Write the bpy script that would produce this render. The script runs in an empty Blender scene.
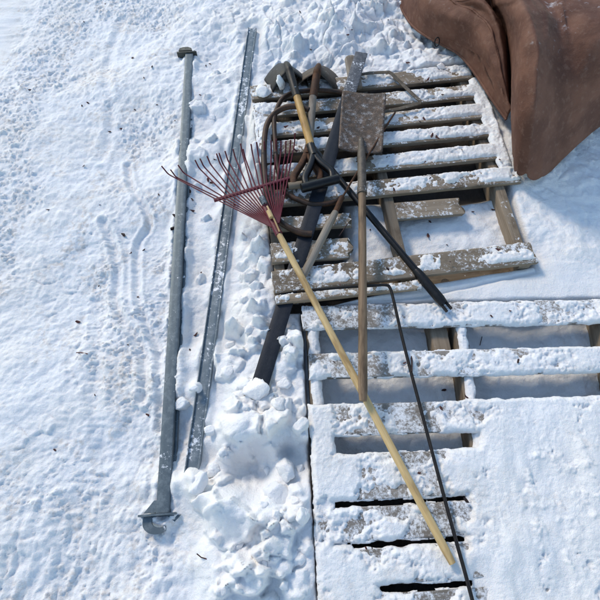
import bpy, bmesh, math, random
import numpy as np
from mathutils import Vector
random.seed(7); rng = np.random.default_rng(7)
S = bpy.context.scene; C = S.collection

# ------------------------------------------------------------------ camera model
TH = math.radians(27.0); F = 453.0; H = 1.55
def P(px, py, z=0.0):
    """point of the place that lies at height z, surveyed from a photo position"""
    u = (px-300.0)/F; v = (300.0-py)/F
    dy = math.sin(TH)+v*math.cos(TH); dz = -math.cos(TH)+v*math.sin(TH)
    t = (z-H)/dz
    return Vector((u*t, dy*t, z))
def to_px(X, Y, Z):
    zr = Z-H
    d = Y*math.sin(TH)-zr*math.cos(TH)
    up = Y*math.cos(TH)+zr*math.sin(TH)
    return 300+F*X/d, 300-F*up/d
cam = bpy.data.cameras.new('camera'); cam.lens = 36.0*F/600.0; cam.sensor_width = 36.0
cam.clip_start = 0.02; cam.clip_end = 500
co = bpy.data.objects.new('camera', cam); C.objects.link(co)
co.location = (0, 0, H); co.rotation_euler = (TH, 0, 0); S.camera = co

# ------------------------------------------------------------------ noise
def _h(ix, iy, s):
    n = (ix.astype(np.int64)*374761393 + iy.astype(np.int64)*668265263 + s*1274126177) & 0x7fffffff
    n = ((n ^ (n >> 13))*1274126177) & 0x7fffffff
    n = ((n ^ (n >> 16))*668265263) & 0x7fffffff
    return ((n ^ (n >> 15)) & 0xffff)/65535.0
def vn(x, y, s=0):
    x = np.asarray(x, float); y = np.asarray(y, float)
    ix = np.floor(x); iy = np.floor(y); fx = x-ix; fy = y-iy
    fx = fx**3*(fx*(fx*6-15)+10); fy = fy**3*(fy*(fy*6-15)+10)
    a = _h(ix, iy, s); b = _h(ix+1, iy, s); c = _h(ix, iy+1, s); d = _h(ix+1, iy+1, s)
    return (a+(b-a)*fx)*(1-fy)+(c+(d-c)*fx)*fy
def fbm(x, y, s=0, o=4, g=0.5):
    r = 0; a = 1; t = 0
    for k in range(o):
        r = r+a*vn(x, y, s+k*17); t += a; a *= g
        x, y = 1.6*x+1.2*y+3.1, -1.2*x+1.6*y+7.7
    return r/t
def facets(x, y, s=0, tilt=.8):
    """broken slabs: every cell has its own height and slope"""
    ix = np.floor(x); iy = np.floor(y); f1 = np.full(x.shape, 9.0); f2 = np.full(x.shape, 9.0); hh = np.zeros(x.shape)
    for dx in (-1, 0, 1):
        for dy in (-1, 0, 1):
            cx = ix+dx; cy = iy+dy; qx = cx+_h(cx, cy, s); qy = cy+_h(cx, cy, s+91); d = np.hypot(qx-x, qy-y)
            v = _h(cx, cy, s+33)+tilt*((x-qx)*(_h(cx, cy, s+44)*2-1)+(y-qy)*(_h(cx, cy, s+55)*2-1))
            m = d < f1; f2 = np.where(m, f1, np.minimum(f2, d)); hh = np.where(m, v, hh); f1 = np.where(m, d, f1)
    return hh*sstep(0, .12, f2-f1)+.25*(1-sstep(0, .12, f2-f1))
def worley(x, y, s=0):
    ix = np.floor(x); iy = np.floor(y)
    f1 = np.full(x.shape, 9.0); f2 = np.full(x.shape, 9.0); idv = np.zeros(x.shape)
    for dx in (-1, 0, 1):
        for dy in (-1, 0, 1):
            cx = ix+dx; cy = iy+dy
            qx = cx+_h(cx, cy, s); qy = cy+_h(cx, cy, s+91)
            d = np.hypot(qx-x, qy-y); r = _h(cx, cy, s+33)
            m = d < f1
            f2 = np.where(m, f1, np.minimum(f2, d)); idv = np.where(m, r, idv); f1 = np.where(m, d, f1)
    return f1, f2, idv
def sstep(a, b, x):
    t = np.clip((x-a)/(b-a), 0, 1); return t*t*(3-2*t)
def idw(px, py, pts, p=3.0, eps=1e-4):
    num = np.zeros(px.shape); den = np.zeros(px.shape)
    for (a, b, v) in pts:
        w = 1.0/((px-a)**2+(py-b)**2+eps)**(p/2)
        num += w*v; den += w
    return num/den

# ------------------------------------------------------------------ materials
class NT:
    def __init__(s, name):
        m = bpy.data.materials.new(name); m.use_nodes = True; s.m = m
        s.t = m.node_tree; s.n = s.t.nodes; s.bs = s.n['Principled BSDF']
    def L(s, a, b): s.t.links.new(a, b)
    def put(s, sock, v):
        if hasattr(v, 'is_linked'): s.L(v, sock)
        elif isinstance(v, (tuple, list)) and len(v) == 3 and sock.type == 'RGBA': sock.default_value = (*v, 1)
        else: sock.default_value = v
    def co(s, kind='gco', scale=(1, 1, 1), rnd=True):
        if kind == 'gco':
            a = s.n.new('ShaderNodeAttribute'); a.attribute_name = 'gco'; o = a.outputs['Vector']
        else:
            g = s.n.new('ShaderNodeNewGeometry'); o = g.outputs['Position']
        if rnd and kind == 'gco':
            i = s.n.new('ShaderNodeObjectInfo'); k = s.math('MULTIPLY', i.outputs['Random'], 37.0)
            v = s.n.new('ShaderNodeVectorMath'); v.operation = 'ADD'; s.L(o, v.inputs[0]); s.L(k, v.inputs[1]); o = v.outputs[0]
        v = s.n.new('ShaderNodeVectorMath'); v.operation = 'MULTIPLY'; s.L(o, v.inputs[0]); v.inputs[1].default_value = scale
        return v.outputs[0]
    def math(s, op, a, b=0.0, clamp=False):
        n = s.n.new('ShaderNodeMath'); n.operation = op; n.use_clamp = clamp
        s.put(n.inputs[0], a); s.put(n.inputs[1], b); return n.outputs[0]
    def noise(s, vec, scale, detail=4, rough=0.55, dist=0.0):
        n = s.n.new('ShaderNodeTexNoise'); s.L(vec, n.inputs['Vector']); n.inputs['Scale'].default_value = scale
        n.inputs['Detail'].default_value = detail; n.inputs['Roughness'].default_value = rough; n.inputs['Distortion'].default_value = dist
        return n.outputs['Fac']
    def voro(s, vec, scale):
        n = s.n.new('ShaderNodeTexVoronoi'); s.L(vec, n.inputs['Vector']); n.inputs['Scale'].default_value = scale
        return n.outputs['Distance']
    def ss(s, a, b, x):
        n = s.n.new('ShaderNodeMapRange'); n.interpolation_type = 'SMOOTHSTEP'
        s.put(n.inputs['Value'], x); n.inputs['From Min'].default_value = a; n.inputs['From Max'].default_value = b
        return n.outputs['Result']
    def mix(s, f, a, b):
        n = s.n.new('ShaderNodeMix'); n.data_type = 'RGBA'
        s.put(n.inputs['Factor'], f); s.put(n.inputs[6], a); s.put(n.inputs[7], b); return n.outputs[2]
    def bump(s, h, dist, strength=1.0, prev=None):
        n = s.n.new('ShaderNodeBump'); n.inputs['Distance'].default_value = dist; n.inputs['Strength'].default_value = strength
        s.L(h, n.inputs['Height'])
        if prev is not None: s.L(prev, n.inputs['Normal'])
        return n.outputs['Normal']
    def up(s):
        g = s.n.new('ShaderNodeNewGeometry'); x = s.n.new('ShaderNodeSeparateXYZ'); s.L(g.outputs['Normal'], x.inputs[0])
        return s.ss(0.35, 0.8, x.outputs['Z'])
    def frost(s, col, lo, hi, scale=55.0):
        w = s.co('pos'); a = s.noise(w, scale, 6, 0.7); b = s.noise(w, scale*0.12, 3, 0.5)
        k = s.math('ADD', s.math('MULTIPLY', a, 0.6), s.math('MULTIPLY', b, 0.4))
        f = s.math('MULTIPLY', s.ss(lo, hi, k), s.up())
        return s.mix(f, col, FROST), f
    def done(s, col, rough, metal=0.0, normal=None, spec=0.4):
        s.put(s.bs.inputs['Base Color'], col); s.put(s.bs.inputs['Roughness'], rough); s.put(s.bs.inputs['Metallic'], metal)
        s.bs.inputs['Specular IOR Level'].default_value = spec
        if normal is not None: s.L(normal, s.bs.inputs['Normal'])
        return s.m
FROST = (0.80, 0.82, 0.85)

def m_wood(name, dark, mid, light, frost=(0.56, 0.64), rough=0.8, fscale=55.0, tone=0.5, gs=1.0, dk=(.52, .75)):
    t = NT(name)
    g1 = t.noise(t.co('gco', (3.0*(1+.6*(gs-1)), 55*gs, 55*gs)), 1.0, 5, 0.6, 0.6)
    g2 = t.noise(t.co('gco', (14.0, 420, 420)), 1.0, 3, 0.6)
    st = t.noise(t.co('gco', (7, 12*gs, 12*gs)), 1.0, 4, 0.6)
    c = t.mix(t.ss(0.30, 0.70, g1), mid, light)
    c = t.mix(t.math('MULTIPLY', t.ss(dk[0], dk[1], st), 0.75), c, dark)
    c = t.mix(t.math('MULTIPLY', t.ss(0.58, 0.72, g2), 0.45), c, dark)
    i = t.n.new('ShaderNodeObjectInfo')
    hs = t.n.new('ShaderNodeHueSaturation'); t.L(c, hs.inputs['Color'])
    t.L(t.math('ADD', t.math('MULTIPLY', i.outputs['Random'], tone), 1.0-tone*0.55), hs.inputs['Value']); c = hs.outputs['Color']
    if frost: c, f = t.frost(c, frost[0], frost[1], fscale)
    n = t.bump(g1, 0.002, 0.6); n = t.bump(g2, 0.0012, 0.7, n)
    return t.done(c, rough, 0, n, 0.25)
def m_metal(name, a, b, c, metal=0.5, rough=0.55, frost=(0.6, 0.66), fscale=90.0, lo=0.45, hi=0.62, bump=0.0008, sc=40.0):
    t = NT(name); w = t.co('gco', (1, 1, 1))
    n1 = t.noise(w, sc, 6, 0.65); n2 = t.noise(w, sc*6, 4, 0.7)
    col = t.mix(t.ss(lo, hi, n1), a, b); col = t.mix(t.ss(0.56, 0.68, n2), col, c)
    if frost: col, f = t.frost(col, frost[0], frost[1], fscale); 
    r = t.math('ADD', t.math('MULTIPLY', n1, 0.35), rough-0.17)
    n = t.bump(n2, bump, 0.7)
    return t.done(col, r, metal, n)

def m_snow():
    t = NT('snow'); w = t.co('pos')
    at = t.n.new('ShaderNodeAttribute'); at.attribute_name = 'bare'
    gr = t.n.new('ShaderNodeAttribute'); gr.attribute_name = 'grit'
    big = t.noise(w, 4.0, 3, 0.5)
    c = t.mix(t.ss(0.35, 0.7, big), (0.86, 0.87, 0.885), (0.87, 0.86, 0.845))
    sp = t.noise(w, 75.0, 5, 0.72); sp2 = t.noise(w, 14.0, 3, 0.6)
    d = t.math('MULTIPLY', t.math('MULTIPLY', t.ss(0.60, 0.74, sp), t.ss(0.45, 0.68, sp2)), gr.outputs['Fac'])
    c = t.mix(t.math('MULTIPLY', d, 0.55), c, (0.42, 0.36, 0.29))
    tn = t.math('MULTIPLY', t.math('MULTIPLY', t.ss(0.46, 0.64, t.noise(w, 7.0, 4, 0.65)), t.ss(0.44, 0.62, t.noise(w, 48.0, 5, 0.7))), gr.outputs['Fac'])
    c = t.mix(t.math('MULTIPLY', tn, 0.75), c, (0.66, 0.60, 0.545))
    so = t.mix(t.noise(w, 60.0, 5, 0.7), (0.025, 0.021, 0.018), (0.09, 0.074, 0.06))
    c = t.mix(at.outputs['Fac'], c, so)
    f1 = t.noise(w, 130.0, 5, 0.7); f2 = t.noise(w, 420.0, 3, 0.6); f3 = t.noise(w, 45.0, 4, 0.6)
    n = t.bump(f3, 0.007, 0.45); n = t.bump(f1, 0.0055, 0.6, n); n = t.bump(f2, 0.0018, 0.6, n)
    t.bs.inputs['Subsurface Weight'].default_value = 0.25
    t.bs.inputs['Subsurface Radius'].default_value = (0.6, 0.8, 1.0)
    t.bs.inputs['Subsurface Scale'].default_value = 0.008
    return t.done(c, 0.55, 0, n, 0.35)
M = {}
M['snow'] = m_snow()
M['board'] = m_wood('weathered_pine', (0.0644, 0.0478, 0.0342), (0.1978, 0.1564, 0.1121), (0.3036, 0.2484, 0.1852), (0.50, 0.62), fscale=100)
M['board_icy'] = m_wood('icy_pine', (0.085, 0.072, 0.058), (0.19, 0.17, 0.145), (0.28, 0.25, 0.22), (0.43, 0.60), fscale=120)
M['stringer'] = m_wood('stringer_pine', (0.0595, 0.0405, 0.0280), (0.1700, 0.1305, 0.0900), (0.2635, 0.2115, 0.1550), (0.60, 0.68))
M['pale_handle'] = m_wood('pale_ash', (0.27, 0.165, 0.07), (0.5518, 0.3802, 0.1732), (0.6354, 0.4752, 0.2453), None, 0.45, tone=0.05, gs=2.6, dk=(.44, .66))
M['amber_handle'] = m_wood('amber_ash', (0.15, 0.075, 0.02), (0.4480, 0.2560, 0.0800), (0.5280, 0.3360, 0.1280), None, 0.45, tone=0.05, gs=2.6, dk=(.44, .66))
M['brown_handle'] = m_wood('old_brown_ash', (0.05, 0.032, 0.02), (0.1760, 0.1160, 0.0720), (0.2480, 0.1760, 0.1120), (0.66, 0.72), 0.65, tone=0.05, gs=2.6, dk=(.44, .66))
M['grey_handle'] = m_wood('grey_ash', (0.1120, 0.0880, 0.0680), (0.2400, 0.2080, 0.1680), (0.3200, 0.2800, 0.2320), (0.60, 0.68), 0.75, tone=0.05, gs=2.6, dk=(.44, .66))
M['galv'] = m_metal('galvanised_steel', (0.1096, 0.1401, 0.1600), (0.1611, 0.1968, 0.2179), (0.0837, 0.1068, 0.1226), 0.35, 0.5, (0.585, 0.65), 60, bump=0.0004)
M['galv_frosty'] = m_metal('frosted_galvanised_steel', (0.1474, 0.1842, 0.2095), (0.2210, 0.2571, 0.2821), (0.1180, 0.1458, 0.1692), 0.35, 0.5, (0.53, 0.60), 60, bump=0.0004)
M['dark_cap'] = m_metal('dark_zinc', (0.06, 0.065, 0.06), (0.13, 0.13, 0.11), (0.05, 0.04, 0.03), 0.4, 0.55, (0.66, 0.7))
M['red'] = m_metal('dark_red_enamel', (0.0932, 0.0037, 0.0135), (0.1285, 0.0059, 0.0196), (0.0546, 0.0044, 0.0110), 0.0, 0.42, None, lo=0.35, hi=0.7)
M['blade'] = m_metal('rusty_frosted_steel', (0.0678, 0.0493, 0.0376), (0.1355, 0.0914, 0.0636), (0.2167, 0.1828, 0.1590), 0.3, 0.65, (0.52, 0.72), 380, sc=45)
M['socket'] = m_metal('worn_socket_steel', (0.0800, 0.0680, 0.0576), (0.1280, 0.1080, 0.0880), (0.1600, 0.1480, 0.1360), 0.3, 0.6, (0.60, 0.68), 110)
M['rust'] = m_metal('brown_rust', (0.0600, 0.0280, 0.0144), (0.1120, 0.0496, 0.0224), (0.0360, 0.0224, 0.0160), 0.15, 0.75, (0.66, 0.72))
M['hose'] = m_metal('brown_rubber', (0.0343, 0.0184, 0.0105), (0.0685, 0.0326, 0.0168), (0.0201, 0.0132, 0.0095), 0.0, 0.55, None, sc=22)
M['black'] = m_metal('black_paint', (0.0041, 0.0043, 0.0054), (0.0080, 0.0084, 0.0100), (0.0134, 0.0134, 0.0152), 0.1, 0.38, (0.70, 0.74), lo=0.5, hi=0.75)
M['slate'] = m_metal('blued_flat_steel', (0.0096, 0.0130, 0.0204), (0.0151, 0.0198, 0.0298), (0.0232, 0.0294, 0.0400), 0.25, 0.5, (0.70, 0.76), lo=0.4, hi=0.7)
M['slate_frost'] = m_metal('frosted_flat_steel', (0.0850, 0.0892, 0.1020), (0.1445, 0.1487, 0.1615), (0.2210, 0.2295, 0.2380), 0.25, 0.6, (0.53, 0.62), 110)
M['loop'] = m_metal('loop_steel', (0.1040, 0.0840, 0.0600), (0.1600, 0.1320, 0.1000), (0.0720, 0.0440, 0.0240), 0.25, 0.65, (0.58, 0.68))
M['rebar'] = m_metal('black_iron', (0.0123, 0.0112, 0.0119), (0.0252, 0.0202, 0.0179), (0.0112, 0.0095, 0.0089), 0.3, 0.55, (0.70, 0.76))
M['shovel_dark'] = m_metal('dark_shovel_steel', (0.0074, 0.0079, 0.0090), (0.0154, 0.0148, 0.0147), (0.0248, 0.0230, 0.0218), 0.3, 0.5, (0.64, 0.70))
M['shovel_brown'] = m_metal('brown_shovel_steel', (0.0606, 0.0459, 0.0331), (0.1051, 0.0816, 0.0606), (0.0382, 0.0255, 0.0179), 0.25, 0.6, (0.60, 0.68))
def m_tarp():
    t = NT('brown_canvas'); w = t.co('pos')
    n1 = t.noise(w, 9, 5, 0.6); n2 = t.noise(w, 45, 5, 0.65); n3 = t.noise(w, 420, 2, 0.5)
    c = t.mix(t.ss(0.35, 0.68, n1), (0.105, 0.046, 0.030), (0.170, 0.080, 0.052))
    c = t.mix(t.math('MULTIPLY', t.ss(0.5, 0.7, n2), 0.5), c, (0.215, 0.125, 0.09))
    c, f = t.frost(c, 0.57, 0.78, 38)
    n = t.bump(n2, 0.004, 0.6); n = t.bump(n3, 0.0015, 0.6, n)
    return t.done(c, 0.7, 0, n, 0.3)
M['tarp'] = m_tarp()
def m_leaf():
    t = NT('dead_leaf'); i = t.n.new('ShaderNodeObjectInfo')
    c = t.mix(i.outputs['Random'], (0.020, 0.010, 0.010), (0.085, 0.022, 0.020))
    return t.done(c, 0.7)
M['leaf'] = m_leaf()

# ------------------------------------------------------------------ building helpers
def mesh_obj(name, verts, faces, mat, parent=None, gco=None, smooth=True, attrs=None):
    me = bpy.data.meshes.new(name)
    v = np.asarray(verts, dtype=np.float32)
    off = np.array(parent_origin(parent), dtype=np.float32)
    if isinstance(faces, np.ndarray):
        me.vertices.add(len(v)); me.vertices.foreach_set('co', (v-off).ravel())
        n, k = faces.shape
        me.loops.add(n*k); me.loops.foreach_set('vertex_index', faces.ravel().astype(np.int32))
        me.polygons.add(n); me.polygons.foreach_set('loop_start', np.arange(0, n*k, k, dtype=np.int32))
        me.update(calc_edges=True); me.validate()
    else:
        me.from_pydata([tuple(q) for q in (v-off)], [], faces)
    me.polygons.foreach_set('use_smooth', [smooth]*len(me.polygons))
    a = me.attributes.new('gco', 'FLOAT_VECTOR', 'POINT')
    g = v if gco is None else np.asarray(gco, dtype=np.float32)
    a.data.foreach_set('vector', g.astype(np.float32).ravel())
    for k, arr in (attrs or {}).items():
        a = me.attributes.new(k, 'FLOAT', 'POINT'); a.data.foreach_set('value', np.asarray(arr, dtype=np.float32))
    me.materials.append(mat)
    o = bpy.data.objects.new(name, me); C.objects.link(o)
    if parent is not None: o.parent = parent
    return o
def parent_origin(p):
    v = Vector((0, 0, 0))
    while p is not None: v += p.location; p = p.parent
    return v
def tag(o, label, cat, group=None, kind=None):
    if label: o['label'] = label
    if cat: o['category'] = cat
    if group: o['group'] = group
    if kind: o['kind'] = kind
    return o
def thing(name, loc, label, cat, group=None):
    o = bpy.data.objects.new(name, None); C.objects.link(o); o.location = loc; o.empty_display_size = 0.05
    return tag(o, label, cat, group)
def spline(pts, n=12, closed=False):
    p = [Vector(q) for q in pts]; out = []
    m = len(p); segs = m if closed else m-1
    for i in range(segs):
        if closed: a, b, c, d = p[(i-1) % m], p[i], p[(i+1) % m], p[(i+2) % m]
        else: a, b, c, d = p[max(i-1, 0)], p[i], p[i+1], p[min(i+2, m-1)]
        for k in range(n):
            t = k/n
            out.append(0.5*((2*b)+(c-a)*t+(2*a-5*b+4*c-d)*t*t+(3*b-a-3*c+d)*t**3))
    if not closed: out.append(p[-1].copy())
    return out
def densify(pts, step):
    out = []
    for a, b in zip(pts[:-1], pts[1:]):
        n = max(1, int((b-a).length/step))
        out += [a.lerp(b, k/n) for k in range(n)]
    return out+[pts[-1]]
def sweep(path, prof, scale=None, up=Vector((0, 0, 1)), closed=False, end=None, wob=0.0, seed=0, side=None):
    """sweep a 2D loop prof [(across, up)] along a path; returns verts, faces, gco"""
    n = len(path); k = len(prof); V = []; G = []; s = 0.0
    prev = None
    for i in range(n):
        a = path[(i-1) % n] if closed else path[max(i-1, 0)]
        b = path[(i+1) % n] if closed else path[min(i+1, n-1)]
        t = (b-a).normalized()
        if prev is None or up is not None:
            u = up if up is not None else Vector((0, 0, 1))
            if abs(t.dot(u)) > 0.98: u = prev if prev is not None else Vector((0, 1, 0))
            x = t.cross(u).normalized()
        else:
            x = (prev - t*prev.dot(t)).normalized()
        if up is None: prev = x
        y = x.cross(t).normalized()
        if i: s += (path[i]-path[i-1]).length
        sc = scale[i] if scale else 1.0
        for j, (p, q) in enumerate(prof):
            w = 0.0
            e = end(i, j, p, q) if end else 0.0
            d = Vector((0, 0, 0))
            if wob:
                w = (float(vn(s*14+seed, j*0.7, seed))-0.5)*wob
            V.append(path[i]+x*(p*sc+w*(1 if p > 0 else -1))+y*(q*sc)+t*e); G.append((s+e, p*sc, q*sc))
    Fc = []
    for i in range(n if closed else n-1):
        for j in range(k):
            a = i*k+j; b = i*k+(j+1) % k; i2 = (i+1) % n
            Fc.append((a, b, i2*k+(j+1) % k, i2*k+j))
    if not closed:
        Fc.append(tuple(range(k))[::-1]); Fc.append(tuple((n-1)*k+j for j in range(k)))
    return V, Fc, G
def circ(r, n=12, ry=None): return [(r*math.cos(2*math.pi*i/n), (ry or r)*math.sin(2*math.pi*i/n)) for i in range(n)]
def rrect(w, h, b=0.002, seg=2, sub=3):
    pts = []
    for cx, cy, a0 in ((w/2-b, h/2-b, 0), (-w/2+b, h/2-b, 90), (-w/2+b, -h/2+b, 180), (w/2-b, -h/2+b, 270)):
        for k in range(seg+1):
            a = math.radians(a0+90*k/seg); pts.append((cx+b*math.cos(a), cy+b*math.sin(a)))
    out = []
    for i, p in enumerate(pts):
        q = pts[(i+1) % len(pts)]; out.append(p)
        if math.dist(p, q) > 0.012:
            for k in range(1, sub): out.append((p[0]+(q[0]-p[0])*k/sub, p[1]+(q[1]-p[1])*k/sub))
    return out
def rod(name, path, r, mat, parent=None, n=12, scale=None, closed=False, up=None, wob=0):
    V, Fc, G = sweep(path, circ(r, n), scale, up, closed, wob=wob, seed=random.randint(1, 999))
    o = mesh_obj(name, V, Fc, mat, parent, G); sharp_caps(o); return o
def sharp_caps(o, ang=50):
    o.data.set_sharp_from_angle(angle=math.radians(ang))
def bar(name, path, w, h, mat, parent=None, b=0.0015, up=Vector((0, 0, 1)), end=None, wob=0, scale=None):
    V, Fc, G = sweep(path, rrect(w, h, b), scale, up, False, end, wob, random.randint(1, 999))
    o = mesh_obj(name, V, Fc, mat, parent, G); sharp_caps(o, 60); return o

# ------------------------------------------------------------------ pallets: survey of the boards
Z1, Z2, BT = 0.156, 0.130, 0.018      # deck tops, board thickness
def quad(z, ul, ur, ll, lr): return [P(*ul, z), P(*ur, z), P(*lr, z), P(*ll, z)]
boards1 = [   # upper-left, upper-right, lower-left, lower-right of the top face; kind
    ((250, 86), (470, 64), (252, 99), (471, 78), 'board'),
    ((254, 105), (477, 84), (256, 117), (479, 97), 'board'),
    ((257, 124), (485, 103), (259, 137), (487, 116.5), 'board'),
    ((259, 143), (493, 122.5), (261, 155), (496, 136), 'board'),
    ((262, 166), (501, 143), (264, 182), (505, 157), 'board'),
    ((266, 190), (515, 167), (268, 207), (522, 181), 'board'),
    ((271, 272), (530, 241), (275, 292), (538, 263), 'board'),
]
short1 = [
    ((269, 218), (350, 212), (271, 230), (350, 226), 0.0, 'board'),
    ((270, 244), (350, 237), (273, 262), (350, 257.5), 0.0, 'board'),
    ((276, 295), (421, 280), (277, 303.5), (421, 288), 0.0, 'board'),
    ((386, 203), (459, 198), (388, 220), (463, 213.5), -0.022, 'board'),
]
boards2 = [
    ((302, 306.5), (612, 299), (303, 329), (618, 322), 'board_icy'),
    ((309, 354), (622, 346), (310, 378), (628, 371), 'board_icy'),
    ((309, 405), (632, 396), (311, 437), (640, 425), 'board_icy'),
    ((312, 456), (640, 442), (314, 502), (650, 487), 'board_icy'),
    ((314, 510), (652, 490), (316, 545), (662, 522.5), 'board_icy'),
    ((317, 553), (664, 529.5), (319, 589), (672, 566), 'board_icy'),
    ((319, 598), (674, 575), (321, 640), (684, 614), 'board_icy'),
    ((322, 652), (690, 622), (325, 700), (700, 668), 'board_icy'),
]
QUADS1, QUADS2 = [], []
def board(ul, ur, ll, lr, z, mat, parent, store, ragged=0.0, name='deck_board'):
    q = quad(z, ul, ur, ll, lr)
    a = (q[0]+q[3])/2; b = (q[1]+q[2])/2; d = (b-a).normalized(); nrm = Vector((-d.y, d.x, 0))
    w = abs((q[0]-q[3]).dot(nrm))/2+abs((q[1]-q[2]).dot(nrm))/2
    store.append((np.array(a), np.array(b), w, z))
    h = Vector((0, 0, BT/2)); tilt = random.uniform(-.0015, .0015)
    n = max(8, int((b-a).length/0.03)); sd = random.randint(0, 999)
    path = [a.lerp(b, k/n)-h+Vector((0, 0, tilt*math.sin(3*k/n))) for k in range(n+1)]
    def end(i, j, p, qv):
        if i == n and ragged: return (float(fbm(np.array(p*70.0), np.array(qv*30.0), sd, 3))-0.5)*ragged
        if i in (0, n): return (float(vn(p*60, qv*60, sd))-0.5)*0.006
        return 0.0
    V, Fc, G = sweep(path, rrect(w, BT, 0.003, 2, 6), None, Vector((0, 0, 1)), False, end, 0.003, sd)
    o = mesh_obj(name, V, Fc, M[mat], parent, G); sharp_caps(o, 60); return o
p1 = thing('wooden_pallet', P(390, 200, 0), 'weathered brown pallet with broken boards under the garden tools', 'pallet', 'wooden pallets')
for b in boards1: board(*b[:4], Z1+random.uniform(-.001, .001), b[4], p1, QUADS1)
for b in short1: board(*b[:4], Z1+b[4], b[5], p1, QUADS1, ragged=0.05)
p2 = thing('wooden_pallet', P(460, 430, 0), 'snow-crusted pallet with wide gaps lying in front of the broken one', 'pallet', 'wooden pallets')
for b in boards2: board(*b[:4], Z2+random.uniform(-.001, .001), b[4], p2, QUADS2)
def stringer(parent, a, b, z_top, h=0.09, w=0.038, name='stringer'):
    a = Vector((a.x, a.y, z_top-h/2)); b = Vector((b.x, b.y, z_top-h/2))
    return bar(name, densify([a, b], 0.08), w, h, M['stringer'], parent, 0.003, wob=0.003)
def ends(store, i0, i1, f, inset=0.0):
    a = Vector(store[i0][0]).lerp(Vector(store[i0][1]), f); b = Vector(store[i1][0]).lerp(Vector(store[i1][1]), f)
    d = (b-a).normalized(); return a-d*0.045, b+d*0.04
for f in (0.03, 0.5, 0.965):
    a, b = ends(QUADS1, 0, 6, f); stringer(p1, a, b, Z1-BT-0.001)
for f in (0.028, 0.5, 0.97):
    a, b = ends(QUADS2, 0, 7, f); stringer(p2, a, b, Z2-BT-0.001)
# a doubled-up block beside the middle stringer, and the lower deck boards
a = P(437, 322, 0.1); b = P(443, 351, 0.1); stringer(p2, a, b, Z2-BT-0.012, 0.085, 0.06, 'spacer_block')
def low_board(parent, store, i, z, name='bottom_board'):
    a, b, w, _ = store[i]; a = Vector(a); b = Vector(b); a.z = b.z = z
    bar(name, densify([a, b], 0.1), 0.09, 0.015, M['stringer'], parent, 0.002)
low_board(p1, QUADS1, 1, 0.039); low_board(p1, QUADS1, 6, 0.039); low_board(p2, QUADS2, 0, 0.013)

# ------------------------------------------------------------------ signed distance to sets of quads (positive inside)
def sd_quads(X, Y, quads):
    best = np.full(X.shape, -9.0)
    for q in quads:
        d = np.full(X.shape, 9.0); m = len(q)
        for i in range(m):
            a = q[i]; b = q[(i+1) % m]; e = np.array([b[0]-a[0], b[1]-a[1]]); L = np.hypot(*e)
            d = np.minimum(d, ((X-a[0])*e[1]-(Y-a[1])*e[0])/L)
        best = np.maximum(best, d)
    return best
def cw(q):   # orient clockwise so that the inside is positive
    ar = sum(q[i][0]*q[(i+1) % len(q)][1]-q[(i+1) % len(q)][0]*q[i][1] for i in range(len(q)))
    return q if ar < 0 else q[::-1]
def board_quad(st):
    a, b, w, z = st; d = (b-a)/np.linalg.norm(b-a); n = np.array([-d[1], d[0], 0])*w/2
    return cw([a+n, b+n, b-n, a-n])
def pq(pts, z): return cw([P(x, y, z) for x, y in pts])

FOOT1 = [cw([P(253, 84, Z1), P(471, 62, Z1), P(541, 265, Z1), P(424, 290, Z1), P(280, 305, Z1)])]
FOOT2 = [cw([P(302.5, 305, Z2), P(612, 298, Z2), P(702, 670, Z2), P(327, 704, Z2)])]

# ------------------------------------------------------------------ snow ground
def axis(lo, hi, steps, far=70.0):
    a = [lo]
    while a[-1] < hi: a.append(a[-1]+steps(a[-1]))
    r = []; s = 0.02; x = a[-1]
    while x < far: x += s; s *= 1.45; r.append(x)
    l = []; s = 0.02; x = lo
    while x > -far: x -= s; s *= 1.45; l.append(x)
    return np.array(l[::-1]+a+r)
gx = axis(-1.55, 1.75, lambda x: 0.0050)
gy = axis(-0.30, 2.80, lambda y: 0.0042 if y < 1.1 else 0.0065)
X, Y = np.meshgrid(gx, gy)
CTRL = [  # photo position, snow height
    (80, 50, 0), (80, 300, 0), (80, 580, 0), (-60, 300, 0), (-40, 60, 0), (140, 150, 0), (140, 450, 0), (165, 250, 0), (120, 560, .008), (140, 30, .005),
    (205, 200, .012), (215, 120, .022), (190, 330, .004), (183, 430, .004), (210, 60, .03), (170, 540, .0), (195, 270, .006),
    (246, 200, .05), (236, 280, .045), (228, 340, .05), (218, 400, .05), (203, 470, .035), (262, 60, .06),
    (262, 150, .135), (260, 105, .135), (264, 240, .12), (273, 300, .125), (250, 150, .085), (252, 240, .07), (262, 320, .095), (285, 360, .115), (245, 390, .10), (298, 400, .125), (240, 430, .115),
    (270, 425, .13), (292, 470, .085), (252, 470, .06), (228, 505, .11), (275, 525, .115), (306, 500, .125), (305, 590, .125), (225, 560, .075),
    (250, 590, .085), (195, 520, .02), (175, 590, .01), (315, 700, .13), (150, 700, .0),
    (270, 30, .09), (330, 25, .14), (300, 48, .10), (345, 45, .13), (390, 45, .14), (430, 62, .15), (400, -10, .16), (320, -40, .15), (240, -10, .05), (150, -30, .0), (470, 60, .17),
    (500, 100, .15), (512, 150, .15), (528, 210, .13), (545, 270, .11), (575, 240, .13), (600, 120, .15), (620, 320, .13), (680, 300, .12), (720, 500, .13), (560, 0, .16), (700, 60, .14),
]
CT = []
for (px, py, z) in CTRL:
    q = P(px, py, z); CT.append((q.x, q.y, z))
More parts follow.
